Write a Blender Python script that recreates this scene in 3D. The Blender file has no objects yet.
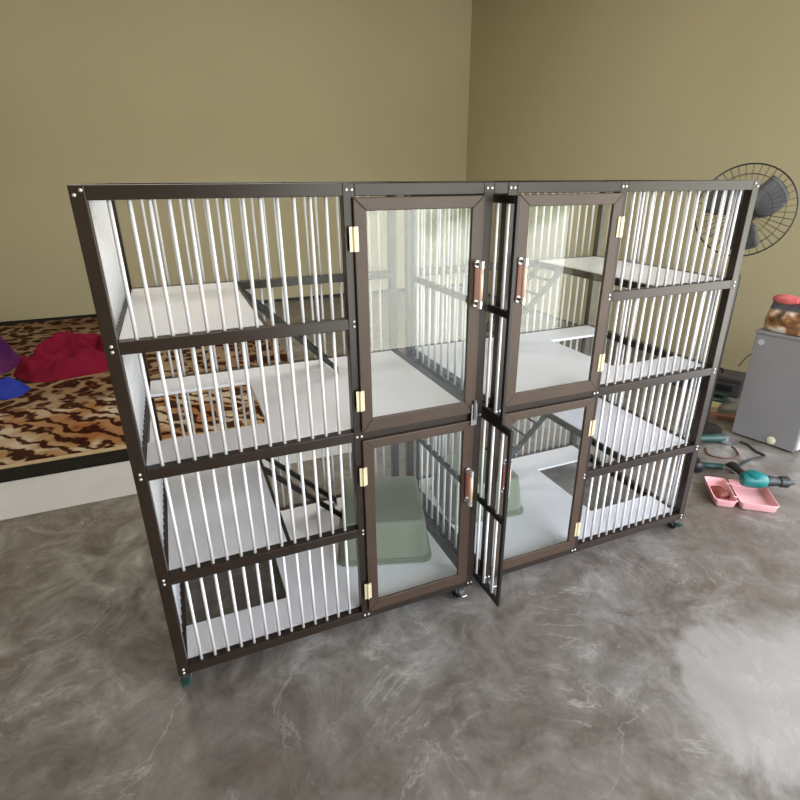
import bpy, bmesh, math, random
from mathutils import Vector, Matrix, noise
random.seed(7)
sc = bpy.context.scene
col = sc.collection
PI = math.pi

# ------------------------------------------------------------------ materials
def mat(name, color, rough=.5, metal=0.0, spec=.5, coat=0.0):
    m = bpy.data.materials.new(name); m.use_nodes = True
    b = m.node_tree.nodes['Principled BSDF']
    b.inputs['Base Color'].default_value = (*color, 1)
    b.inputs['Roughness'].default_value = rough
    b.inputs['Metallic'].default_value = metal
    b.inputs['Specular IOR Level'].default_value = spec
    b.inputs['Coat Weight'].default_value = coat
    return m

def N(m, kind, **kw):
    n = m.node_tree.nodes.new(kind)
    for k, v in kw.items():
        setattr(n, k, v)
    return n

def L(m, a, b):
    m.node_tree.links.new(a, b)

def ramp(m, fac, stops, interp='LINEAR'):
    r = N(m, 'ShaderNodeValToRGB'); r.color_ramp.interpolation = interp
    el = r.color_ramp.elements
    while len(el) > 1: el.remove(el[-1])
    el[0].position, el[0].color = stops[0][0], (*stops[0][1], 1)
    for p, c in stops[1:]:
        e = el.new(p); e.color = (*c, 1)
    L(m, fac, r.inputs['Fac'])
    return r.outputs['Color']

def coords(m, scale=(1, 1, 1), loc=(0, 0, 0)):
    t = N(m, 'ShaderNodeTexCoord'); mp = N(m, 'ShaderNodeMapping')
    mp.inputs['Scale'].default_value = scale; mp.inputs['Location'].default_value = loc
    L(m, t.outputs['Object'], mp.inputs['Vector'])
    return mp.outputs['Vector']

def noise_tex(m, vec, scale, detail=4, rough=.55, dist=0.0):
    n = N(m, 'ShaderNodeTexNoise')
    n.inputs['Scale'].default_value = scale; n.inputs['Detail'].default_value = detail
    n.inputs['Roughness'].default_value = rough; n.inputs['Distortion'].default_value = dist
    L(m, vec, n.inputs['Vector'])
    return n.outputs['Fac']

def mix(m, fac, a, b, blend='MIX'):
    x = N(m, 'ShaderNodeMix', data_type='RGBA', blend_type=blend)
    if isinstance(fac, (int, float)): x.inputs[0].default_value = fac
    else: L(m, fac, x.inputs[0])
    for s, v in ((6, a), (7, b)):
        if isinstance(v, tuple): x.inputs[s].default_value = (*v, 1)
        else: L(m, v, x.inputs[s])
    return x.outputs[2]

def bsdf(m): return m.node_tree.nodes['Principled BSDF']

def bump(m, height, strength=.2, dist=.01):
    b = N(m, 'ShaderNodeBump'); b.inputs['Strength'].default_value = strength; b.inputs['Distance'].default_value = dist
    L(m, height, b.inputs['Height']); L(m, b.outputs['Normal'], bsdf(m).inputs['Normal'])

def varied(name, c1, c2, scale, rough=.5, **kw):
    m = mat(name, c1, rough, **kw)
    f = noise_tex(m, coords(m), scale)
    L(m, ramp(m, f, [(.3, c1), (.7, c2)]), bsdf(m).inputs['Base Color'])
    return m

M = {}
M['frame'] = varied('dark_brown_aluminium', (.022, .014, .010), (.028, .018, .013), 8, .30, metal=.0, spec=.35)
M['door'] = varied('brown_aluminium', (.056, .034, .023), (.068, .043, .029), 8, .40, metal=.0, spec=.35)
M['bar'] = mat('white_satin_aluminium', (.78, .78, .80), .35, .0)
M['bolt'] = mat('zinc_bolt', (.75, .74, .72), .3, .6)
M['board'] = varied('white_laminate', (.84, .83, .87), (.87, .86, .90), 3, .28)
M['black'] = varied('black_plastic', (.012, .013, .014), (.018, .018, .019), 20, .42)
M['panel'] = mat('black_metal', (.012, .011, .011), .4, .2)
M['brass'] = varied('pale_brass', (.72, .60, .38), (.80, .70, .48), 30, .4, metal=.25)
M['chrome'] = mat('polished_steel', (.82, .82, .84), .2, .8)
M['grip'] = mat('pale_copper_grip', (.80, .55, .42), .35, .2)
M['handle_shade'] = mat('dark_copper_handle_shade', (.20, .06, .035), .45, .1)  # shaded tone of the copper handle, put into a colour
M['sage'] = varied('sage_plastic', (.212, .237, .168), (.228, .253, .184), 6, .42)
M['rubber'] = mat('dark_rubber', (.02, .025, .025), .6)
M['steel'] = mat('zinc_steel', (.35, .36, .37), .35, .8)

def glass_mat():
    m = bpy.data.materials.new('clear_glass'); m.use_nodes = True
    nt = m.node_tree; nt.nodes.clear()
    out = nt.nodes.new('ShaderNodeOutputMaterial'); mx = nt.nodes.new('ShaderNodeMixShader')
    tr = nt.nodes.new('ShaderNodeBsdfTransparent'); gl = nt.nodes.new('ShaderNodeBsdfGlossy'); fr = nt.nodes.new('ShaderNodeFresnel')
    tr.inputs['Color'].default_value = (.97, .985, .978, 1)
    gl.inputs['Roughness'].default_value = .0; gl.inputs['Color'].default_value = (.9, .95, .93, 1)
    ge = nt.nodes.new('ShaderNodeNewGeometry'); mr = nt.nodes.new('ShaderNodeMapRange')   # same reflectance on both faces of the pane
    mr.inputs['To Min'].default_value = 1.45; mr.inputs['To Max'].default_value = 1/1.45
    nt.links.new(ge.outputs['Backfacing'], mr.inputs['Value']); nt.links.new(mr.outputs[0], fr.inputs['IOR'])
    nt.links.new(fr.outputs[0], mx.inputs[0]); nt.links.new(tr.outputs[0], mx.inputs[1])
    nt.links.new(gl.outputs[0], mx.inputs[2]); nt.links.new(mx.outputs[0], out.inputs[0])
    return m
M['glass'] = glass_mat()

def wall_mat(name, c1, c2):
    m = mat(name, c1, .75, spec=.25)
    v = coords(m)
    f = noise_tex(m, v, .8, 6, .6)
    L(m, ramp(m, f, [(.3, c1), (.7, c2)]), bsdf(m).inputs['Base Color'])
    bump(m, noise_tex(m, v, 30, 6), .12, .004)
    return m
M['wall'] = wall_mat('khaki_plaster', (.52, .465, .305), (.56, .50, .33))
M['ceiling'] = wall_mat('pale_ceiling_plaster', (.6, .57, .5), (.64, .61, .54))

def floor_mat():
    m = mat('polished_cement', (.2, .19, .18), .4)
    v = coords(m)
    big = noise_tex(m, v, .55, 3, .5)
    mid = noise_tex(m, v, 3.6, 9, .72, 1.0)
    fine = noise_tex(m, v, 9, 8, .7, .8)
    base = ramp(m, mid, [(.30, (.065, .054, .045)), (.44, (.145, .13, .115)), (.56, (.225, .215, .20)), (.70, (.36, .35, .33))])
    brown = mix(m, ramp(m, big, [(.40, (0, 0, 0)), (.60, (1, 1, 1))]), base, (.125, .098, .078))
    base2 = mix(m, .6, base, brown)
    # thin pale trowel streaks
    n2 = noise_tex(m, coords(m, (1, 1, 1), (3, 7, 0)), 1.6, 9, .62, 2.4)
    streak = ramp(m, n2, [(.485, (0, 0, 0)), (.5, (1, 1, 1)), (.515, (0, 0, 0))])
    msk = ramp(m, noise_tex(m, v, 1.9, 3), [(.45, (0, 0, 0)), (.65, (1, 1, 1))])
    sm = mix(m, 1.0, streak, msk, 'MULTIPLY')
    sm2 = N(m, 'ShaderNodeMath', operation='MULTIPLY'); sm2.inputs[1].default_value = .5
    L(m, sm, sm2.inputs[0])
    c = mix(m, sm2.outputs[0], base2, (.42, .40, .38))
    c = mix(m, .8, c, ramp(m, fine, [(.3, (.35, .34, .33)), (.7, (.66, .65, .64))]), 'OVERLAY')
    # paler patch of cement near the right front
    vv = coords(m, (1, 1.3, 1), (-2.0, 1.15, 0))
    ln = N(m, 'ShaderNodeVectorMath', operation='LENGTH'); L(m, vv, ln.inputs[0])
    ad = N(m, 'ShaderNodeMath', operation='ADD'); L(m, ln.outputs['Value'], ad.inputs[0])
    nn = N(m, 'ShaderNodeMath', operation='MULTIPLY'); nn.inputs[1].default_value = .9
    L(m, noise_tex(m, v, 3.5, 6, .6, .6), nn.inputs[0]); L(m, nn.outputs[0], ad.inputs[1])
    pf = ramp(m, ad.outputs[0], [(.80, (.55, .55, .55)), (.98, (0, 0, 0))])
    c = mix(m, pf, c, (.40, .385, .36))
    L(m, c, bsdf(m).inputs['Base Color'])
    L(m, ramp(m, mid, [(.3, (.30, .30, .30)), (.75, (.5, .5, .5))]), bsdf(m).inputs['Roughness'])
    bump(m, mid, .08, .004)
    return m
M['floor'] = floor_mat()

def rug_mat():
    m = mat('animal_print_plush', (.4, .25, .1), .95, spec=.1)
    v = coords(m, (1, 1, 1))
    warp = N(m, 'ShaderNodeTexNoise'); warp.inputs['Scale'].default_value = 3.0; warp.inputs['Detail'].default_value = 3
    L(m, v, warp.inputs['Vector'])
    va = N(m, 'ShaderNodeVectorMath', operation='SCALE'); va.inputs['Scale'].default_value = .38
    L(m, warp.outputs['Color'], va.inputs[0])
    vb = N(m, 'ShaderNodeVectorMath', operation='ADD'); L(m, v, vb.inputs[0]); L(m, va.outputs[0], vb.inputs[1])
    vo = N(m, 'ShaderNodeTexVoronoi', feature='F1'); vo.inputs['Scale'].default_value = 8.0
    L(m, vb.outputs[0], vo.inputs['Vector'])
    ground = ramp(m, noise_tex(m, v, 1.3, 3), [(.32, (.19, .105, .052)), (.46, (.29, .18, .10)), (.62, (.38, .275, .17))])
    spots = ramp(m, vo.outputs['Distance'], [(.08, (.45, .22, .12)), (.26, (.10, .04, .03)), (.46, (.13, .055, .04)), (.60, (.9, .9, .9))])
    c1 = mix(m, 1.0, ground, spots, 'MULTIPLY')
    # a band of tiger stripes and orange fur low on the rug
    wv = N(m, 'ShaderNodeTexWave', wave_type='BANDS', bands_direction='DIAGONAL')
    wv.inputs['Scale'].default_value = 3.0; wv.inputs['Distortion'].default_value = 9; wv.inputs['Detail'].default_value = 3
    wv.inputs['Detail Scale'].default_value = 1.6
    L(m, v, wv.inputs['Vector'])
    fur = ramp(m, noise_tex(m, v, 2.4, 3, .5, .5), [(.36, (.26, .10, .035)), (.47, (.32, .18, .085)), (.58, (.48, .39, .29))])
    stripes = ramp(m, wv.outputs['Fac'], [(.2, (.10, .05, .04)), (.4, (.7, .58, .5)), (.6, (1, 1, 1))])
    c2 = mix(m, 1.0, fur, stripes, 'MULTIPLY')
    sx = N(m, 'ShaderNodeSeparateXYZ'); L(m, v, sx.inputs[0])
    ad = N(m, 'ShaderNodeMath', operation='MULTIPLY_ADD'); ad.inputs[1].default_value = .9; 
    L(m, noise_tex(m, v, 1.1, 2), ad.inputs[0]); L(m, sx.outputs['Y'], ad.inputs[2])
    band = ramp(m, ad.outputs[0], [(0.0, (1, 1, 1)), (.999, (1, 1, 1))])
    mr = N(m, 'ShaderNodeMapRange'); mr.inputs['From Min'].default_value = 1.65; mr.inputs['From Max'].default_value = 1.8
    L(m, ad.outputs[0], mr.inputs['Value'])
    c = mix(m, mr.outputs[0], c2, c1)
    L(m, c, bsdf(m).inputs['Base Color'])
    bump(m, noise_tex(m, v, 60, 4), .5, .006)
    return m
M['rug'] = rug_mat()
M['rug_trim'] = varied('tan_binding', (.42, .31, .18), (.50, .38, .24), 20, .9, spec=.1)
M['rug_black'] = varied('black_binding', (.012, .010, .009), (.02, .017, .015), 20, .9, spec=.1)
M['sheet'] = varied('white_vinyl', (.54, .54, .56), (.59, .59, .61), 3, .45)
M['crimson'] = varied('crimson_fleece', (.15, .005, .022), (.24, .010, .036), 6, .9, spec=.15)
M['violet'] = varied('violet_cloth', (.06, .015, .10), (.16, .03, .14), 7, .9, spec=.15)
M['blue'] = varied('blue_cloth', (.02, .03, .30), (.03, .05, .38), 8, .8, spec=.2)
M['grey'] = varied('grey_laminate', (.215, .205, .21), (.235, .225, .23), 3, .5)
M['greydark'] = varied('charcoal_plastic', (.055, .055, .06), (.075, .075, .08), 10, .5)
M['cream'] = mat('cream_plastic', (.62, .58, .40), .4)
M['palegrey'] = mat('pale_sticker', (.45, .45, .47), .5)
M['white'] = mat('white_plastic', (.7, .68, .68), .5)
M['pink'] = varied('pink_plastic', (.80, .40, .42), (.84, .46, .47), 8, .4)
M['teal'] = varied('teal_plastic', (.0, .13, .13), (.0, .17, .16), 20, .38)
M['bottle'] = varied('dark_green_plastic', (.015, .05, .045), (.02, .07, .06), 15, .45)
M['redbrown'] = varied('red_brown_leather', (.16, .03, .02), (.24, .06, .04), 20, .6)
M['red'] = mat('red_plastic', (.42, .02, .03), .45)
M['orange'] = mat('orange_plastic', (.55, .20, .08), .5)
M['yellow'] = varied('pale_yellow_card', (.55, .48, .25), (.62, .55, .32), 12, .8)
M['wood'] = varied('reddish_wood', (.20, .09, .06), (.28, .13, .09), 14, .7)
M['browncord'] = mat('brown_cord', (.12, .05, .03), .6)

def bag_mat():
    m = mat('printed_food_bag', (.4, .2, .1), .35)
    v = coords(m)
    f = noise_tex(m, v, 9, 3, .5, .6)
    low = ramp(m, f, [(.34, (.05, .035, .02)), (.45, (.28, .12, .04)), (.55, (.62, .45, .33)), (.64, (.75, .70, .62))])
    s = N(m, 'ShaderNodeSeparateXYZ'); L(m, v, s.inputs[0])
    mr = N(m, 'ShaderNodeMapRange'); mr.inputs['From Min'].default_value = .135; mr.inputs['From Max'].default_value = .15
    L(m, s.outputs['Z'], mr.inputs['Value'])
    top = ramp(m, noise_tex(m, v, 14, 2), [(.4, (.05, .05, .06)), (.65, (.10, .09, .10))])
    L(m, mix(m, mr.outputs[0], low, top), bsdf(m).inputs['Base Color'])
    return m
M['bag'] = bag_mat()
M['bagred'] = varied('glossy_red_film', (.60, .06, .07), (.75, .22, .22), 14, .3)

# ------------------------------------------------------------------ helpers
def tag(o, label=None, cat=None, group=None, kind=None):
    if label: o['label'] = label
    if cat: o['category'] = cat
    if group: o['group'] = group
    if kind: o['kind'] = kind
    return o

ROOT_LOC = {}
def empty(name, loc, label, cat, group=None):
    o = bpy.data.objects.new(name, None); col.objects.link(o)
    o.location = loc; o.empty_display_size = .05
    ROOT_LOC[o] = Vector(loc)
    return tag(o, label, cat, group)

class MB:
    """collects shapes given in world coordinates and links them as one mesh object"""
    def __init__(self): self.bm = bmesh.new()
    def box(self, lo, hi, mtx=None):
        lo, hi = [min(a, b) for a, b in zip(lo, hi)], [max(a, b) for a, b in zip(lo, hi)]
        vs = [self.bm.verts.new((x, y, z)) for z in (lo[2], hi[2]) for y in (lo[1], hi[1]) for x in (lo[0], hi[0])]
        if mtx:
            for v in vs: v.co = mtx @ v.co
        for f in ((0, 2, 3, 1), (4, 5, 7, 6), (0, 1, 5, 4), (2, 6, 7, 3), (0, 4, 6, 2), (1, 3, 7, 5)):
            self.bm.faces.new([vs[i] for i in f])
        return self
    def tube(self, pts, r, n=8, closed=False, cap=True):
        pts = [Vector(p) for p in pts]; rings = []; up = None
        rr = r if isinstance(r, (list, tuple)) else [r]*len(pts)
        for i, p in enumerate(pts):
            if closed: d = pts[(i+1) % len(pts)] - pts[i-1]
            else: d = pts[min(i+1, len(pts)-1)] - pts[max(i-1, 0)]
            d.normalize()
            if up is None:
                up = Vector((0, 0, 1)) if abs(d.z) < .9 else Vector((1, 0, 0))
            a = d.cross(up)
            if a.length < 1e-5: a = d.cross(Vector((0, 1, .3)))
            a.normalize(); up = a.cross(d).normalized()
            rings.append([self.bm.verts.new(p + rr[i]*(math.cos(2*PI*k/n)*a + math.sin(2*PI*k/n)*up)) for k in range(n)])
        m = len(rings)
        for i in range(m if closed else m-1):
            A, B = rings[i], rings[(i+1) % m]
            for k in range(n):
                self.bm.faces.new((A[k], A[(k+1) % n], B[(k+1) % n], B[k]))
        if cap and not closed:
            self.bm.faces.new(list(reversed(rings[0]))); self.bm.faces.new(rings[-1])
        return self
    def loft(self, rings, cap0=True, cap1=True):
        R = [[self.bm.verts.new(p) for p in r] for r in rings]
        n = len(R[0])
        for A, B in zip(R, R[1:]):
            for k in range(n):
                self.bm.faces.new((A[k], A[(k+1) % n], B[(k+1) % n], B[k]))
        if cap0: self.bm.faces.new(list(reversed(R[0])))
        if cap1: self.bm.faces.new(R[-1])
        return self
    def prism(self, poly, z0, z1):
        return self.loft([[(x, y, z0) for x, y in poly], [(x, y, z1) for x, y in poly]])
    def build(self, name, m, parent=None, smooth=False, bevel=0, seg=2):
        bmesh.ops.recalc_face_normals(self.bm, faces=self.bm.faces)
        root = parent
        while root is not None and root not in ROOT_LOC: root = root.parent
        if root is not None:
            bmesh.ops.translate(self.bm, vec=-ROOT_LOC[root], verts=self.bm.verts)
        me = bpy.data.meshes.new(name); self.bm.to_mesh(me); self.bm.free()
        for mm in (m if isinstance(m, list) else [m]): me.materials.append(mm)
        if smooth:
            for p in me.polygons: p.use_smooth = True
        o = bpy.data.objects.new(name, me); col.objects.link(o)
        if parent is not None: o.parent = parent
        if bevel:
            b = o.modifiers.new('bevel', 'BEVEL'); b.width = bevel; b.segments = seg; b.limit_method = 'ANGLE'
        if smooth == 'auto':
            o.modifiers.new('split', 'EDGE_SPLIT').split_angle = math.radians(40)
        return o

def origin_to(o, loc):
    """moves a parentless mesh object's origin to loc, leaving the shape where it stands"""
    loc = Vector(loc); o.data.transform(Matrix.Translation(-loc)); o.location = loc
    return o

def rrect(cx, cy, z, hx, hy, r, rot=0, n=5):
    pts = []
    for sx, sy, a0 in ((1, 1, 0), (-1, 1, PI/2), (-1, -1, PI), (1, -1, 1.5*PI)):
        for i in range(n+1):
            a = a0 + (PI/2)*i/n
            x, y = sx*(hx-r) + r*math.cos(a), sy*(hy-r) + r*math.sin(a)
            pts.append((cx + x*math.cos(rot) - y*math.sin(rot), cy + x*math.sin(rot) + y*math.cos(rot), z))
    return pts

def bez(pts, n=8):
    """Catmull-Rom through pts"""
    P = [Vector(p) for p in pts]; P = [2*P[0]-P[1]] + P + [2*P[-1]-P[-2]]; out = []
    for i in range(1, len(P)-2):
        for k in range(n):
            t = k/n; a, b, c, d = P[i-1:i+3]
            out.append(.5*((2*b) + (c-a)*t + (2*a-5*b+4*c-d)*t*t + (3*b-a-3*c+d)*t**3))
    out.append(P[-2]); return out

# ------------------------------------------------------------------ room
XR, XL, YB, YF, ZC = 4.74, -3.4, 6.65, -3.6, 4.2
def struct(name, mb, m):
    return tag(mb.build(name, m), kind='structure')
struct('floor', MB().box((XL-.1, YF-.1, -.1), (XR+.1, YB+.1, 0)), M['floor'])
struct('ceiling', MB().box((XL-.1, YF-.1, ZC), (XR+.1, YB+.1, ZC+.1)), M['ceiling'])
struct('wall_back', MB().box((XL-.1, YB, 0), (XR+.1, YB+.15, ZC)), M['wall'])
WY0, WY1, WZ0, WZ1 = -3.3, -.5, .0, 3.0     # a second open doorway, in the right wall before the cabinet
struct('wall_right', MB().box((XR, WY1, 0), (XR+.15, YB, ZC)).box((XR, YF-.1, 0), (XR+.15, WY0, ZC)).box((XR, WY0, WZ1), (XR+.15, WY1, ZC)), M['wall'])
struct('wall_left', MB().box((XL-.15, YF-.1, 0), (XL, YB, ZC)), M['wall'])
# front wall behind the camera with a wide open shop doorway to daylight
DX0, DX1, DZ = 1.2, 4.5, 3.3
struct('wall_front', MB().box((XL, YF-.15, 0), (DX0, YF, ZC)).box((DX1, YF-.15, 0), (XR, YF, ZC)).box((DX0, YF-.15, DZ), (DX1, YF, ZC)), M['wall'])
struct('baseboard_back', MB().box((XL, YB-.012, 0), (XR-.013, YB, .045)), M['black'])
struct('baseboard_right', MB().box((XR-.012, .9, 0), (XR, YB, .03)), M['greydark'])

# ------------------------------------------------------------------ cages
BAY, DOOR, GAP, D = .6915, .4735, .09, .85
ZL = [.096 + k*.4 for k in range(5)]
h = .018
X0, X1, X2 = 0.0, BAY, BAY+DOOR
W = 2*X2 + GAP

def cage(mirror, label):
    mx = (lambda x: W - x) if mirror else (lambda x: x)
    cx = mx(X2/2)
    root = empty('pet_cage', (cx, D/2, 0), label, 'pet cage', 'wheeled pet cages standing side by side')
    def box(name, lo, hi, m, parent=root, bevel=0, part=None):
        return MB().box((mx(lo[0]), lo[1], lo[2]), (mx(hi[0]), hi[1], hi[2])).build(name, m, parent, bevel=bevel)
    # posts, each with the bolt heads of its front face
    for x in (X0, X1, X2):
        for y in (0, D):
            if x == X1 and y == D: continue
            p = box('post', (x-h, y-h, ZL[0]-h), (x+h, y+h, ZL[4]+h), M['frame'], bevel=.002)
            if y == 0:
                for k, z in enumerate(ZL):
                    if x == X2 and k in (1, 3): continue
                    offs = ((-.007, 0), (.009, 0)) if k in (0, 2, 4) and x != X0 else ((0, -.007), (0, .009))
                    if k == 4 and x == X0: offs = ((-.007, -.005), (.009, .006))
                    for dx, dz in offs:
                        c = (mx(x+dx), y-h, z+dz)
                        MB().tube([(c[0], c[1]+.001, c[2]), (c[0], c[1]-.003, c[2]), (c[0], c[1]-.004, c[2])], [.0052, .0045, .002], 8).build('bolt', M['bolt'], p, smooth=True)
    # rails
    for y in (0, D):
        for k, z in enumerate(ZL):
            box('rail', (X0+h, y-h, z-h), ((X1 if y == 0 else X2)-h, y+h, z+h), M['frame'], bevel=.002)
            if y == 0 and k in (0, 4):
                box('rail', (X1+h, y-h, z-h), (X2-h, y+h, z+h), M['frame'], bevel=.002)
    box('rail', (X1+h, -.0165, ZL[2]-h), (X2-h, .0185, ZL[2]+h+.001), M['frame'])
    if not mirror:      # short top piece joining the two cages
        box('joining_piece', (X2+h, -h, ZL[4]-h), (X2+GAP-h-.001, h, ZL[4]+h), M['frame'], bevel=.002)
    for k, z in enumerate(ZL):
        box('rail', (X0-h, h, z-h), (X0+h, D-h, z+h), M['frame'], bevel=.002)
        if k in (0, 2, 4):
            box('rail', (X2-h, h, z-h), (X2+h, D-h, z+h), M['frame'], bevel=.002)
    box('rail', (X1-h, h, ZL[4]-h), (X1+h, D-h, ZL[4]+h), M['frame'], bevel=.002)
    # bars: front and outer side one by one
    R_ = .0055
    def bar(mb, x, y, k):
        mb.tube([(mx(x), y, ZL[k]+h-.004), (mx(x), y, ZL[k+1]-h+.004)], R_, 8)
        return mb
    nf = 13
    for k in range(4):
        for i in range(nf):
            x = X0 + h + (BAY-2*h)*(i+1)/(nf+1)
            bar(MB(), x, -.002, k).build('bar', M['bar'], root, smooth=True)
        for i in range(12):
            y = h + (D-2*h)*(i+1)/17
            bar(MB(), X0, y, k).build('bar', M['bar'], root, smooth=True)
    rest = MB()
    for k in range(4):
        for i in range(nf):
            bar(rest, X0 + h + (BAY-2*h)*(i+1)/(nf+1), D, k)
        for i in range(12, 16):
            bar(rest, X0, h + (D-2*h)*(i+1)/17, k)
        for i in range(8):
            bar(rest, X1 + h + (DOOR-2*h)*(i+1)/9, D, k)
    rest.bm.normal_update()
    tag(rest.build('bar', M['bar'], root, smooth=True), kind='stuff')
    # boards
    T = .013
    SX = .415
    i0, i1, j0, j1 = X0+h+.001, X2-h-.001, h+.001, D-h-.001
    for k in (0, 2):
        poly = [(i0, j0), (i1, j0), (i1, j1), (i0, j1), (i0, .66), (SX, .66), (SX, .185), (i0, .185)]
        b = MB().prism([(mx(x), y) for x, y in poly], ZL[k]+h-T, ZL[k]+h)
        b.build('floor_board', M['board'], root)
    for k in (1, 3):
        sb = MB().prism([(mx(x), y) for x, y in [(i0, j0), (SX, j0), (SX, j1), (i0, j1)]], ZL[k]+h-T, ZL[k]+h)
        s = sb.build('shelf', M['board'], root)
        box('support', (SX-.002, j0, ZL[k]+h-T-.02), (SX+.014, j1, ZL[k]+h-.002), M['frame'])
    # ladders from each shelf down to the floor board
    for k in (1, 3):
        za, zb = ZL[k]+h-.004, ZL[k-1]+h
        lad = None
        for y in (.61, .79):
            xa, xb = SX+.016, .80
            m_ = MB().loft([[(mx(xa), y+a, za+b) for a, b in ((-.01, -.03), (.01, -.03), (.01, 0), (-.01, 0))],
                            [(mx(xb), y+a, zb+b) for a, b in ((-.01, .0), (.01, .0), (.01, .03), (-.01, .03))]])
            if lad is None: lad = m_
            else:
                lad.loft([[(mx(xa), y+a, za+b) for a, b in ((-.01, -.03), (.01, -.03), (.01, 0), (-.01, 0))],
                          [(mx(xb), y+a, zb+b) for a, b in ((-.01, .0), (.01, .0), (.01, .03), (-.01, .03))]])
                m_.bm.free()
        lo = lad.build('ladder', M['panel'], root)
        for t in (.14, .32, .5, .68, .86):
            x, z = xa+(xb-xa)*t, za-.015+(zb+.015-za+.015)*t
            MB().tube([(mx(x), .612, z), (mx(x), .788, z)], .0065, 8).build('rung', M['panel'], lo, smooth=True)
    # doors
    for dz0, dz1, top, bot in ((ZL[2]+.017, ZL[4]-h-.003, .038, .050), (ZL[0]+h+.004, ZL[2]-.014, .036, .048)):
        xa, xb, s = X1+h-.009, X2-h-.003, .041
        ya, yb = -h-.012, -h-.0006
        fr = MB()
        O = [(xa, dz0), (xb, dz0), (xb, dz1), (xa, dz1)]; I = [(xa+s, dz0+bot), (xb-s-.004, dz0+bot), (xb-s-.004, dz1-top), (xa+s, dz1-top)]
        for i in range(4):       # four mitred lengths
            j = (i+1) % 4
            q = [O[i], O[j], I[j], I[i]]
            fr.loft([[(mx(x), ya, z) for x, z in q], [(mx(x), yb, z) for x, z in q]])
        d = fr.build('door', M['door'], root, bevel=.0025)
        MB().box((mx(xa+s-.004), -h-.0075, dz0+bot-.004), (mx(xb-s+.0), -h-.0035, dz1-top+.004)).build('glass_pane', M['glass'], d)
        upper = dz1 > 1.2
        for zc in ((1.558, 1.034) if upper else (.742, .225)):
            hx = xa-.002
            hb = MB().box((mx(hx-.014), ya-.003, zc-.036), (mx(hx+.014), ya, zc+.036))
            hb.tube([(mx(hx), ya-.004, zc-.036), (mx(hx), ya-.004, zc+.036)], .0045, 8)
            hb.build('hinge', M['brass'], d)
        zc, hl = (1.395, .066) if upper else (.607, .066)
        hx = xb-.020
        MB().box((mx(hx-.008), ya-.003, zc-hl), (mx(hx+.008), ya, zc+hl)).build('handle_shade_strip', M['handle_shade'], d)  # dark strip stands in for the shaded half of the copper handle
        for sg in (-1, 1):
            hd = MB()
            hd.tube([(mx(hx), ya, zc+sg*hl), (mx(hx), ya-.034, zc+sg*hl)], .0075, 8)
            hd.tube([(mx(hx), ya, zc+sg*hl), (mx(hx), ya-.004, zc+sg*hl)], .011, 10)
            hd.tube([(mx(hx), ya-.032, zc+sg*hl-.012), (mx(hx), ya-.032, zc+sg*hl+.012)], .0095, 10)
            hd.build('handle_bracket', M['chrome'], d, smooth='auto')
        MB().tube([(mx(hx), ya-.032, zc-hl+.01), (mx(hx), ya-.033, zc), (mx(hx), ya-.032, zc+hl-.01)], [.0075, .0085, .0075], 10).build('handle_grip', M['grip'], d, smooth=True)
    # small latch above the lower door at the free stile
    lx = X2-.026
    lt = MB().box((mx(lx-.012), -h-.018, ZL[2]-.03), (mx(lx+.012), -h-.0125, ZL[2]+.055))
    lt.tube([(mx(lx), -h-.020, ZL[2]-.005), (mx(lx), -h-.020, ZL[2]+.07)], .006, 8)
    if mirror: lt.bm.free()
    else: lt.build('latch', M['steel'], root)
    # casters
    for x in (X0, X2-.03):
        for y in (.015, D-.015):
            cxx = mx(x)
            c = MB()
            c.tube([(cxx, y, .0785), (cxx, y, .066)], .018, 12)
            c.box((cxx-.019, y-.012, .03), (cxx-.016, y+.022, .066)).box((cxx+.016, y-.012, .03), (cxx+.019, y+.022, .066))
            c.box((cxx-.019, y-.012, .060), (cxx+.019, y+.022, .066))
            co = c.build('caster', M['steel'], root)
            MB().tube([(cxx-.013, y+.008, .031), (cxx-.010, y+.008, .031), (cxx+.010, y+.008, .031), (cxx+.013, y+.008, .031)], [.027, .031, .031, .027], 18).build('wheel', M['rubber'], co, smooth='auto')
            if y < .1:
                br = MB().box((cxx-.014, y-.052, .040), (cxx+.014, y-.012, .048))
                br.build('brake_lever', M['chrome'] if abs(x) > .1 else M['bottle'], co, bevel=.003)
    return root

cage(False, 'left brown metal pet cage with white bars and shelves, nearest the tiger rug')
cage(True, 'right brown metal pet cage with white bars and shelves, nearest the fan and cabinet')

# sliding divider panels between the two cages
xg = X2 + GAP/2
def divider(z0, z1, zm, fwd, label):
    y0, y1 = -fwd, D-.02-fwd
    root = empty('divider_panel', (xg, (y0+y1)/2, z0), label, 'divider panel', 'barred divider panels pulled forward between the cages')
    t = .0065
    for y in (y0, y1-.016):
        MB().box((xg-t, y, z0), (xg+t, y+.016, z1)).build('stile', M['panel'], root, bevel=.0015)
    for z, hh in ((z0, .026), (zm-.013, .026), (z1-.026, .026)):
        MB().box((xg-t, y0+.016, z), (xg+t, y1-.016, z+hh)).build('rail', M['panel'], root, bevel=.0015)
    n = 12
    for i in range(n):
        y = y0+.026 + (y1-y0-.052)*(i+.5)/n
        for za, zb in ((z0+.022, zm-.009), (zm+.009, z1-.022)):
            MB().tube([(xg, y, za), (xg, y, zb)], .006, 8).build('bar', M['bar'], root, smooth=True)
    return root
divider(ZL[0]-.006, ZL[2]-.006, ZL[1], .185, 'lower black barred divider panel sliding out between the two cages, near the floor')
divider(ZL[2]-.0055, ZL[4]-.02, ZL[3], .125, 'upper black barred divider panel sliding out between the two cages, at door height')

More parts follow.
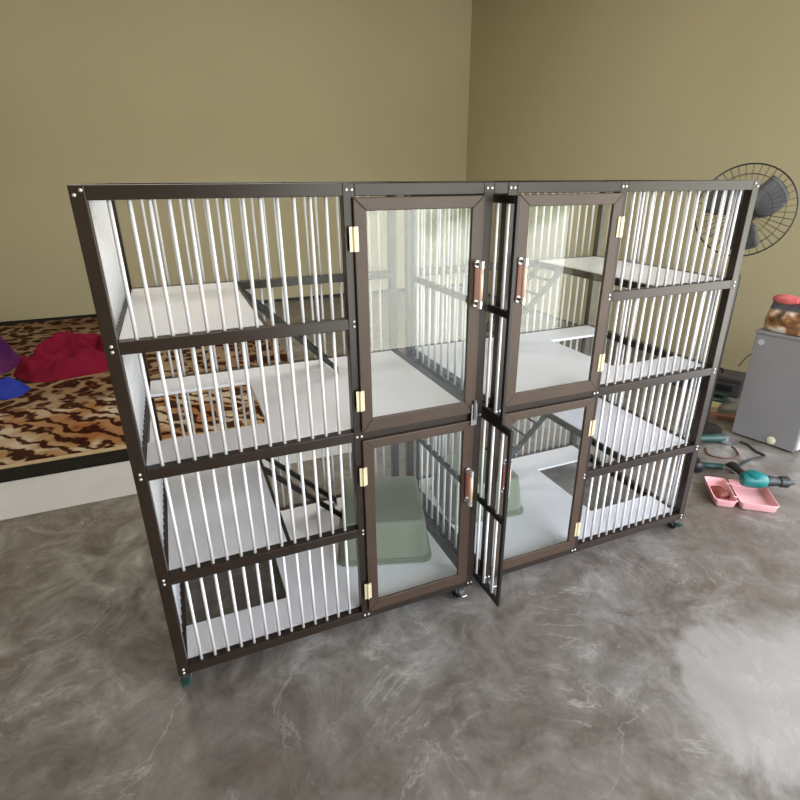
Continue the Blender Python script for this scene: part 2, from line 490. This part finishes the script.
# ------------------------------------------------------------------ litter boxes
def tub(cx, cy, z, rot, hx, hy, H, label):
    root = empty('litter_box', (cx, cy, z), label, 'litter box', 'upturned sage green litter boxes')
    body = [rrect(cx, cy, z+.022, hx-.012, hy-.012, .04, rot), rrect(cx, cy, z+.05, hx-.015, hy-.015, .04, rot)]
    body += [rrect(cx, cy, z+H-.016, hx-.030, hy-.030, .035, rot), rrect(cx, cy, z+H-.006, hx-.033, hy-.033, .034, rot),
             rrect(cx, cy, z+H-.001, hx-.040, hy-.040, .032, rot), rrect(cx, cy, z+H, hx-.048, hy-.048, .028, rot)]
    MB().loft(body).build('tub', M['sage'], root, smooth='auto')
    MB().loft([rrect(cx, cy, z, hx-.004, hy-.004, .045, rot), rrect(cx, cy, z+.003, hx, hy, .045, rot),
               rrect(cx, cy, z+.012, hx, hy, .045, rot), rrect(cx, cy, z+.016, hx-.008, hy-.008, .042, rot),
               rrect(cx, cy, z+.023, hx-.004, hy-.004, .043, rot), rrect(cx, cy, z+.027, hx-.012, hy-.012, .04, rot)]).build('rim', M['sage'], root, smooth='auto')
zb = ZL[0]+h+.0005
tub(.935, .435, zb, math.radians(-18), .215, .235, .205, 'sage green upturned litter box on the floor of the left cage')
tub(1.50, .52, zb, math.radians(-8), .205, .20, .205, 'sage green upturned litter box on the floor of the right cage')

# ------------------------------------------------------------------ rug, sheet, cloths
o = MB().box((-3.3, 1.52, .0005), (1.30, 2.25, .0035)).build('vinyl_sheet', M['sheet'])
tag(origin_to(o, (-1, 1.9, 0)), 'white strip of flooring sheet showing in front of the tiger rug', 'floor sheet')
rug = empty('rug', (-1.0, 1.98, .004), 'brown animal print rug with black edge lying by the back wall', 'rug')
RX0, RX1, RY1 = -3.25, 1.14, 6.6
MB().box((RX0, 2.22, .004), (RX1, RY1, .016)).build('pile', M['rug'], rug)
MB().box((RX0, 2.165, .004), (RX1, 2.2195, .017)).build('piping', M['rug_trim'], rug, bevel=.004)
MB().box((RX0, 1.985, .004), (RX1, 2.1645, .014)).build('border', M['rug_black'], rug, bevel=.003)

def heap(name, cx, cy, z0, hx, hy, H, m, seed, label, cat, rot=0, n=56, lumps=2.2):
    bm = bmesh.new(); g = {}
    for i in range(n+1):
        for j in range(n+1):
            u, v = 2*i/n-1, 2*j/n-1
            # square to disc
            x, y = u*math.sqrt(1-v*v/2), v*math.sqrt(1-u*u/2)
            r = math.hypot(x, y); e = 1 + .22*noise.noise(Vector((x*1.6+seed, y*1.6, 3)))
            px, py = x*hx*e, y*hy*e
            p = Vector((px*lumps*3+seed, py*lumps*3, 0))
            f = (1-r**2.4)
            fold = 1-abs(noise.noise(p*.8))*2.0
            hgt = H*f*(.42+.42*noise.noise(p*.45+Vector((0, 0, 5)))*1.6+.48*fold) + .02*f*noise.noise(p*2.5)
            g[i, j] = bm.verts.new((cx+px*math.cos(rot)-py*math.sin(rot), cy+px*math.sin(rot)+py*math.cos(rot), z0+max(.006*(1-r)+.001, hgt)))
    for i in range(n):
        for j in range(n):
            bm.faces.new((g[i, j], g[i+1, j], g[i+1, j+1], g[i, j+1]))
    mb = MB(); mb.bm.free(); mb.bm = bm
    # underside so the cloth is a closed body
    edge = [v for v in bm.verts if v.is_boundary]
    r = bmesh.ops.extrude_edge_only(bm, edges=[e for e in bm.edges if e.is_boundary])
    nv = [x for x in r['geom'] if isinstance(x, bmesh.types.BMVert)]
    for v in nv: v.co.z = z0+.0002
    bmesh.ops.holes_fill(bm, edges=[e for e in bm.edges if e.is_boundary], sides=0)
    o = mb.build(name, m, smooth=True)
    return tag(origin_to(o, (cx, cy, z0)), label, cat)
heap('blanket', -.86, 4.42, .017, .54, .50, .33, M['crimson'], 4.2, 'crumpled crimson blanket heaped on the animal print rug', 'blanket')
heap('cloth', -1.66, 4.62, .017, .30, .34, .34, M['violet'], 9.1, 'dark violet cloth bunched at the left end of the crimson blanket', 'cloth')
heap('cloth', -1.33, 3.72, .017, .19, .16, .16, M['blue'], 2.7, 'bright blue cloth lying on the rug in front of the violet cloth', 'cloth')

# ------------------------------------------------------------------ pedestal fan
fan = empty('pedestal_fan', (3.60, .835, 0), 'black pedestal fan with round wire guard behind the right cage', 'fan')
FX, FY, FZ = 3.43, .755, 1.535
PX, PY = 3.60, .835
fd = Vector((-.84, -.54, .03)).normalized()           # the way it faces
fs = Vector((-fd.y, fd.x, 0)).normalized(); fu = fd.cross(fs).normalized()
if fu.z < 0: fu = -fu
FC = Vector((FX, FY, FZ))
def fp(a, s, u): return FC + fd*a + fs*s + fu*u
MB().tube([(PX, PY, 0.0005), (PX, PY, .02), (PX, PY, .035), (PX, PY, .05)], [.135, .135, .11, .03], 36).build('base', M['black'], fan, smooth='auto')
MB().tube([(PX, PY, .04), (PX, PY, 1.12), (PX, PY, 1.135)], [.030, .030, .02], 16).build('pole', M['black'], fan, smooth='auto')
MB().tube([(PX, PY, 1.12), (PX, PY, FZ-.06)], .012, 12).build('inner_tube', M['steel'], fan, smooth='auto')
mo = []
for a, r in ((-.20, .02), (-.195, .05), (-.17, .07), (-.10, .078), (-.06, .07), (-.05, .03)):
    mo.append([fp(a, r*math.cos(2*PI*k/20), r*math.sin(2*PI*k/20)) for k in range(20)])
mt = MB().loft(mo); mt.tube([(PX, PY, FZ-.09), fp(-.13, 0, -.05)], .028, 12)
mt.build('motor', M['black'], fan, smooth='auto')
def wheel_pts(a, r, n=48): return [fp(a, r*math.cos(2*PI*k/n), r*math.sin(2*PI*k/n)) for k in range(n)]
def guard(sign, name):
    g = MB(); GR = .265
    g.tube(wheel_pts(.0+.004*sign, GR), .005, 6, closed=True)
    for r, a in ((.21, .052), (.145, .066), (.06, .075)):
        g.tube(wheel_pts(sign*a, r), .0016, 5, closed=True)
    for k in range(40):
        t = 2*PI*k/40; c, s = math.cos(t), math.sin(t)
        g.tube([fp(sign*.078, .045*c, .045*s), fp(sign*.066, .145*c, .145*s), fp(sign*.048, .22*c, .22*s), fp(sign*.02, .255*c, .255*s), fp(0, GR*c, GR*s)], .0011, 4)
    g.tube([fp(sign*.072, 0, 0), fp(sign*.082, 0, 0)], .048, 20)
    g.build(name, M['black'], fan, smooth='auto')
guard(1, 'front_guard'); guard(-1, 'back_guard')
hub = MB().tube([fp(-.04, 0, 0), fp(.035, 0, 0), fp(.045, 0, 0)], [.045, .045, .025], 20).build('blade_hub', M['black'], fan, smooth='auto')
for b in range(3):
    a0 = b*2*PI/3 + .35; rings = []
    for i in range(9):
        t = i/8; r = .04 + .19*t; wd = .045 + .115*math.sin(PI*min(1, t*.62+.1)); tw = .55-.25*t
        row = []
        for j in range(7):
            s = (j/6-.5); th = a0 + s*wd/max(r, .09)*1.25 + .35*t
            row.append(fp(s*wd*math.sin(tw)*1.1, r*math.cos(th), r*math.sin(th)))
        rings.append(row)
    bm = MB()
    for off in (0.0015, -.0015):
        vs = [[bm.bm.verts.new(p + fd*off) for p in row] for row in rings]
        for i in range(8):
            for j in range(6): bm.bm.faces.new((vs[i][j], vs[i+1][j], vs[i+1][j+1], vs[i][j+1]))
    bmesh.ops.bridge_loops(bm.bm, edges=[e for e in bm.bm.edges if e.is_boundary])
    bm.build('blade', M['greydark'], fan, smooth=True)

# ------------------------------------------------------------------ grey cabinet and the bag on it
A = Vector((3.74, .70, 0)); u = Vector((.235, -.972, 0)).normalized(); v = Vector((.972, .235, 0)).normalized()
cab = empty('cabinet', (A+u*.2+v*.25), 'plain grey cabinet standing by the right wall under the bag', 'cabinet')
RM = Matrix.Translation(A) @ Matrix(((u.x, v.x, 0, 0), (u.y, v.y, 0, 0), (0, 0, 1, 0), (0, 0, 0, 1)))
CH = .775
MB().box((0, 0, 0.012), (.40, .50, CH-.02), RM).build('body', M['grey'], cab, bevel=.004)
MB().box((-.006, -.006, CH-.02), (.406, .506, CH), RM).build('top', M['grey'], cab, bevel=.004)
MB().box((.4005, .004, .03), (.418, .496, CH-.03), RM).build('door', M['white'], cab, bevel=.003)
for px, py in ((.04, .04), (.36, .04), (.04, .46), (.36, .46)):
    MB().tube([RM @ Vector((px, py, 0)), RM @ Vector((px, py, .014))], .016, 12).build('foot', M['black'], cab, smooth='auto')
c_ = RM @ Vector((.255, 0, .045)); n_ = -v
MB().tube([c_, c_+n_*.006, c_+n_*.012], [.028, .028, .018], 20).build('cap', M['cream'], cab, smooth='auto')['label'] = 'pale yellow round cap'
c_ = RM @ Vector((.045, 0, .70))
MB().tube([c_, c_+n_*.002], [.02, .02], 20).build('sticker', M['palegrey'], cab)['label'] = 'pale round sticker'

def bag(cu, cv, wd, dp, H, m, name, label, topm):
    base = RM @ Vector((cu, cv, CH+.001))
    root = empty(name, base, label, 'bag')
    rings = []
    for t, a, b in ((0, .88, .8), (.03, .97, .97), (.2, 1, 1), (.5, 1.0, .95), (.72, .97, .7), (.86, .95, .35), (.93, .96, .12)):
        rr = []
        for k in range(28):
            th = 2*PI*k/28; c, s = math.cos(th), math.sin(th)
            x = math.copysign(abs(c)**.6, c)*wd/2*a; y = math.copysign(abs(s)**.6, s)*dp/2*b
            w = .006*noise.noise(Vector((x*14, y*14, t*6)))
            rr.append(base + u*(x+w) + v*(y+w) + Vector((0, 0, t*H)))
        rings.append(rr)
    MB().loft(rings).build('body', m, root, smooth=True)
    # two puffed folds of the red top
    for s in (-1, 1):
        rr = []
        for i in range(9):
            t = i/8; r = .036*math.sin(PI*(.08+.84*t))**.6
            c0 = base + u*(s*wd*.25 + (t-.5)*wd*.46) + Vector((0, 0, H*.93+.018+.006*s))
            rr.append([c0 + v*(r*math.cos(2*PI*k/14)) + Vector((0, 0, r*math.sin(2*PI*k/14))) for k in range(14)])
        MB().loft(rr).build('red_fold', topm, root, smooth=True)
    return root
bag(.178, .105, .34, .19, .205, M['bag'], 'food_bag', 'printed pet food bag with puffed red top on the grey cabinet', M['bagred'])

# ------------------------------------------------------------------ tools and clutter on the floor
# pink double tray
tray = empty('tray', (3.0, .09, 0), 'pink plastic two-part tray on the floor under the teal drill', 'tray')
ta = math.atan2(-.2, .26); tx = Vector((math.cos(ta), math.sin(ta), 0)); ty = Vector((-tx.y, tx.x, 0))
T0 = Vector((2.795, .075, 0))
TM = Matrix.Translation(T0) @ Matrix(((tx.x, ty.x, 0, 0), (tx.y, ty.y, 0, 0), (0, 0, 1, 0), (0, 0, 0, 1)))
def basin(x0, x1, y0, y1, H):
    m = MB(); cx, cy, hx, hy = (x0+x1)/2, (y0+y1)/2, (x1-x0)/2, (y1-y0)/2
    R = [rrect(cx, cy, .001, hx-.014, hy-.014, .02), rrect(cx, cy, .006, hx-.010, hy-.010, .02), rrect(cx, cy, H, hx-.003, hy-.003, .02),
         rrect(cx, cy, H+.002, hx, hy, .02), rrect(cx, cy, H+.004, hx-.002, hy-.002, .02), rrect(cx, cy, H+.002, hx-.007, hy-.007, .018),
         rrect(cx, cy, .012, hx-.016, hy-.016, .016), rrect(cx, cy, .008, hx-.024, hy-.024, .014)]
    m.loft([[TM @ Vector(p) for p in r] for r in R])
    return m
basin(0, .122, 0, .27, .045).build('left_tray', M['pink'], tray, smooth='auto')
basin(.130, .33, 0, .27, .045).build('right_tray', M['pink'], tray, smooth='auto')
hg = MB()
for yy in (.06, .21): hg.tube([TM @ Vector((.110, yy, .047)), TM @ Vector((.142, yy, .047))], .005, 8)
hg.build('hinge', M['pink'], tray)
p = TM @ Vector((.062, .14, .0095))
o = MB().loft([[TM @ Vector(q) for q in rrect(.062, .14, z, hx, hy, .018, .3)] for z, hx, hy in ((.0095, .03, .05), (.018, .036, .057), (.032, .034, .054), (.042, .022, .04))]).build('pouch', M['redbrown'], smooth=True)
tag(origin_to(o, p), 'red brown leather pouch inside the left part of the pink tray', 'pouch')

# teal drill lying across the tray
dd = Vector((.85, -.52, 0)).normalized(); dn = Vector((.52, .85, 0)).normalized(); DZc = .097
DC = Vector((3.118, .075, DZc))
drill = empty('drill', (DC.x, DC.y, .051), 'teal power drill with black chuck lying across the pink tray', 'drill')
def lathe(c, ax, prof, n=18):
    ax = ax.normalized(); a = ax.cross(Vector((0, 0, 1)));
    if a.length < .1: a = Vector((1, 0, 0))
    a.normalize(); b = ax.cross(a)
    return [[c + ax*t + (a*math.cos(2*PI*k/n) + b*math.sin(2*PI*k/n))*r for k in range(n)] for t, r in prof]
MB().loft(lathe(DC, dd, ((-.085, .022), (-.08, .036), (-.06, .044), (.0, .047), (.03, .046), (.05, .036)))).build('motor_housing', M['teal'], drill, smooth='auto')
MB().loft(lathe(DC, dd, ((.049, .033), (.057, .034), (.085, .030), (.095, .027), (.118, .027), (.125, .033), (.165, .033), (.18, .020), (.20, .012)))).build('chuck', M['black'], drill, smooth='auto')
hr = []
for t, w, d_ in ((.0, .027, .022), (.04, .022, .018), (.09, .021, .018), (.125, .024, .020), (.15, .028, .022), (.165, .024, .018)):
    c = DC - dd*.045 + dn*(.02+t) - dd*t*.12
    hr.append([c + dd*(w*math.cos(2*PI*k/14)) + Vector((0, 0, d_*math.sin(2*PI*k/14))) for k in range(14)])
ho = MB().loft(hr).build('handle', M['black'], drill, smooth=True)
MB().box((-.012, .028, -.009), (.008, .07, .009), Matrix.Translation(DC) @ Matrix(((dd.x, dn.x, 0, 0), (dd.y, dn.y, 0, 0), (0, 0, 1, 0), (0, 0, 0, 1)))).build('trigger', M['greydark'], ho, bevel=.003)
MB().loft(lathe(DC - dd*.02 + Vector((0, 0, .0)), Vector((0, 0, 1)), ((.0, .04), (.045, .04), (.051, .026)))).build('gear_cap', M['teal'], drill, smooth='auto')
cstart = DC - dd*.065 + dn*.185
MB().tube(bez([cstart, cstart+dn*.06+Vector((0, 0, -.04)), (3.30, .33, .007), (3.47, .36, .007), (3.62, .36, .007), (3.63, .43, .007), (3.67, .52, .007), (3.665, .57, .007)], 8), .008, 8).build('power_cord', M['black'], drill, smooth=True)

# long dark green tool with its brown cord, before the cabinet
gr = empty('grinder', (3.52, .63, 0), 'dark green angle grinder on the floor at the foot of the grey cabinet', 'grinder')
ga = Vector((.93, -.36, 0)).normalized(); G0 = Vector((3.47, .655, .036))
MB().loft(lathe(G0, ga, ((-.11, .014), (-.10, .024), (-.03, .026), (.02, .030), (.07, .033), (.09, .028)))).build('body', M['bottle'], gr, smooth='auto')
MB().loft(lathe(G0 + ga*.105 + Vector((0, 0, -.03)), Vector((0, 0, 1)), ((0, .048), (.004, .05), (.012, .05), (.02, .026), (.05, .026), (.056, .018)))).build('gear_head', M['steel'], gr, smooth='auto')
g2 = Vector((-ga.y, ga.x, 0))
# black drill lying beside the cage caster with orange tip
bd = empty('drill', (3.06, .45, 0), 'black drill with orange tip lying beside the right cage caster', 'drill')
B0 = Vector((3.075, .455, .04)); ba = Vector((.55, .83, 0)).normalized()
MB().loft(lathe(B0, ba, ((-.10, .02), (-.09, .034), (-.02, .038), (.05, .035), (.075, .024)))).build('motor_housing', M['black'], bd, smooth='auto')
MB().loft(lathe(B0, ba, ((.074, .022), (.12, .024), (.135, .012), (.16, .010)))).build('tip', M['orange'], bd, smooth='auto')
bn = Vector((ba.y, -ba.x, 0)); hr = []
for t, w in ((.02, .024), (.08, .019), (.13, .022), (.15, .026), (.16, .02)):
    c = B0 - ba*.04 + bn*t; c.z = .036
    hr.append([c + ba*(w*math.cos(2*PI*k/12)) + Vector((0, 0, .02*math.sin(2*PI*k/12))) for k in range(12)])
MB().loft(hr).build('handle', M['bottle'], bd, smooth=True)
e = B0 - ba*.04 + bn*.16
MB().tube(bez([(e.x, e.y, .036), (e.x+.05, e.y-.05, .008), (3.25, .32, .007), (3.31, .27, .007), (3.34, .235, .007)], 8), .006, 8).build('power_cord', M['black'], bd, smooth=True)
# red handled screwdriver further back
sd = empty('screwdriver', (3.22, .80, 0), 'red handled screwdriver seen through the lower bars of the right cage', 'screwdriver')
S0 = Vector((3.18, .80, .02)); sa = Vector((.6, -.8, 0)).normalized()
MB().loft(lathe(S0, sa, ((-.07, .010), (-.062, .018), (.0, .019), (.04, .015), (.05, .010)))).build('handle', M['red'], sd, smooth='auto')
MB().tube([S0+sa*.048, S0+sa*.15], .004, 8).build('shaft', M['steel'], sd, smooth='auto')
# brown cord looped on the floor
o = MB().tube(bez([(3.36, .60, .006), (3.30, .52, .006), (3.36, .44, .006), (3.46, .43, .006), (3.53, .50, .006), (3.55, .545, .006)], 8), .005, 8).build('cord', M['browncord'], smooth=True)
tag(origin_to(o, (3.4, .5, 0)), 'brown cord looped on the floor in front of the dark green grinder', 'cord')
# dark toolbox by the wall
tb = empty('toolbox', (4.36, 1.42, 0), 'dark grey toolbox against the right wall behind the grey cabinet', 'toolbox')
ang = math.radians(-62); TBM = Matrix.Translation((4.36, 1.42, 0)) @ Matrix.Rotation(ang, 4, 'Z')
MB().box((-.26, -.11, .001), (.26, .11, .125), TBM).build('body', M['greydark'], tb, bevel=.008)
MB().box((-.265, -.115, .1255), (.265, .115, .175), TBM).build('lid', M['greydark'], tb, bevel=.012)
MB().box((-.02, -.122, .055), (.20, -.1105, .10), TBM).build('recess_panel', M['black'], tb, bevel=.003)
MB().tube([TBM @ Vector(p) for p in bez([(-.09, 0, .174), (-.08, 0, .20), (0, 0, .207), (.08, 0, .20), (.09, 0, .174)], 5)], .010, 8).build('handle', M['black'], tb, smooth=True)
# coiled hose
pts = []
for i in range(61):
    t = i/60*2*PI*2.4
    r = .100 + .008*math.sin(t*1.3)
    pts.append((4.165+r*math.cos(t), 1.19+.75*r*math.sin(t), .014+.016*i/60*1.8))
o = MB().tube(pts, .012, 8).build('hose', M['bottle'], smooth=True)
tag(origin_to(o, (4.165, 1.19, 0)), 'coiled dark green hose on the floor in front of the dark toolbox', 'hose')
cm = Matrix.Translation((3.955, 1.035, 0)) @ Matrix.Rotation(.5, 4, 'Z')
o = MB().box((-.06, -.045, .001), (.06, .045, .07), cm).build('carton', M['yellow'], bevel=.004)
tag(origin_to(o, (3.955, 1.035, 0)), 'small pale yellow carton on the floor beside the fan pole', 'carton')
wm = Matrix.Translation((3.90, .90, 0)) @ Matrix.Rotation(-.9, 4, 'Z')
o = MB().box((-.10, -.03, .001), (.10, .03, .04), wm).build('wood_block', M['wood'], bevel=.003)
tag(origin_to(o, (3.90, .90, 0)), 'reddish wood offcut on the floor between carton and cabinet', 'wood offcut')
# wire curling up the wall
o = MB().tube(bez([(4.62, 1.36, .19), (4.70, 1.33, .30), (4.725, 1.20, .36), (4.725, 1.05, .33), (4.70, 1.00, .20), (4.66, 1.02, .012)], 8), .006, 8).build('cable', M['browncord'], smooth=True)
tag(origin_to(o, (4.7, 1.1, 0)), 'thin brown cable curling up the wall behind the grey cabinet', 'cable')

# ------------------------------------------------------------------ light: daylight through the doorway
w = bpy.data.worlds.new('daylight'); sc.world = w; w.use_nodes = True
nt = w.node_tree; bg = nt.nodes['Background']
tc = nt.nodes.new('ShaderNodeTexCoord'); sp = nt.nodes.new('ShaderNodeSeparateXYZ'); nt.links.new(tc.outputs['Generated'], sp.inputs[0])
nz = nt.nodes.new('ShaderNodeTexNoise'); nz.inputs['Scale'].default_value = 7; nz.inputs['Detail'].default_value = 6
nt.links.new(tc.outputs['Generated'], nz.inputs['Vector'])
ma = nt.nodes.new('ShaderNodeMath'); ma.operation = 'MULTIPLY_ADD'; ma.inputs[1].default_value = -.35
nt.links.new(nz.outputs['Fac'], ma.inputs[0]); nt.links.new(sp.outputs['Z'], ma.inputs[2])
cr = nt.nodes.new('ShaderNodeValToRGB'); el = cr.color_ramp.elements
el[0].position = 0; el[0].color = (.45, .43, .39, 1)
el[1].position = 1; el[1].color = (.9, 1.0, 1.22, 1)
mr = nt.nodes.new('ShaderNodeMapRange'); mr.inputs['From Min'].default_value = -1.18; mr.inputs['From Max'].default_value = .82
nt.links.new(ma.outputs[0], mr.inputs['Value']); nt.links.new(mr.outputs[0], cr.inputs['Fac'])
for p_, c_ in ((.47, (.80, .78, .72)), (.49, (.10, .16, .08)), (.53, (.22, .32, .18)), (.56, (.96, 1.0, 1.06)), (.7, (.93, 1.0, 1.14))):
    e_ = el.new(p_); e_.color = (*c_, 1)
nt.links.new(cr.outputs['Color'], bg.inputs['Color']); bg.inputs['Strength'].default_value = 9.0

def area(name, loc, target, sx, sy, power, color):
    l = bpy.data.lights.new(name, 'AREA'); l.shape = 'RECTANGLE'; l.size = sx; l.size_y = sy; l.energy = power; l.color = color
    o = bpy.data.objects.new(name, l); col.objects.link(o); o.location = loc
    o.rotation_euler = (Vector(target)-Vector(loc)).to_track_quat('-Z', 'Y').to_euler()
    return o
pt = area('doorway_portal', ((DX0+DX1)/2, YF-.10, DZ/2), ((DX0+DX1)/2, 0, DZ/2), DX1-DX0, DZ, 1, (1, 1, 1))
pt.data.cycles.is_portal = True
pt = area('side_doorway_portal', (XR+.10, (WY0+WY1)/2, WZ1/2), (0, (WY0+WY1)/2, WZ1/2), WY1-WY0, WZ1, 1, (1, 1, 1))
pt.data.cycles.is_portal = True
# added fill light without a fitting, brightens the back of the room
area('room_fill_light', (.6, 2.6, ZC-.12), (.6, 2.6, 0), 2.4, 1.2, 90, (1, .97, .9))

# ------------------------------------------------------------------ camera
cam = bpy.data.cameras.new('camera'); co = bpy.data.objects.new('camera', cam); col.objects.link(co)
r_ = Vector((0.92056755, -0.39056392, -0.00390073)); d_ = Vector((-0.15295449, -0.35129176, -0.92368773)); f_ = Vector((0.3593888, 0.85091358, -0.3831263))
mw = Matrix(((r_.x, -d_.x, -f_.x, .19336505), (r_.y, -d_.y, -f_.y, -1.62883318), (r_.z, -d_.z, -f_.z, 1.72458267), (0, 0, 0, 1)))
co.matrix_world = mw
cam.sensor_width = 36; cam.lens = 537.0329/800*36
cam.shift_x = -7/800; cam.shift_y = 1.5/800
cam.clip_start = .05
sc.camera = co
vs = sc.view_settings
vs.view_transform = 'Standard'; vs.look = 'None'; vs.exposure = 0.12; vs.gamma = 1; vs.use_curve_mapping = False
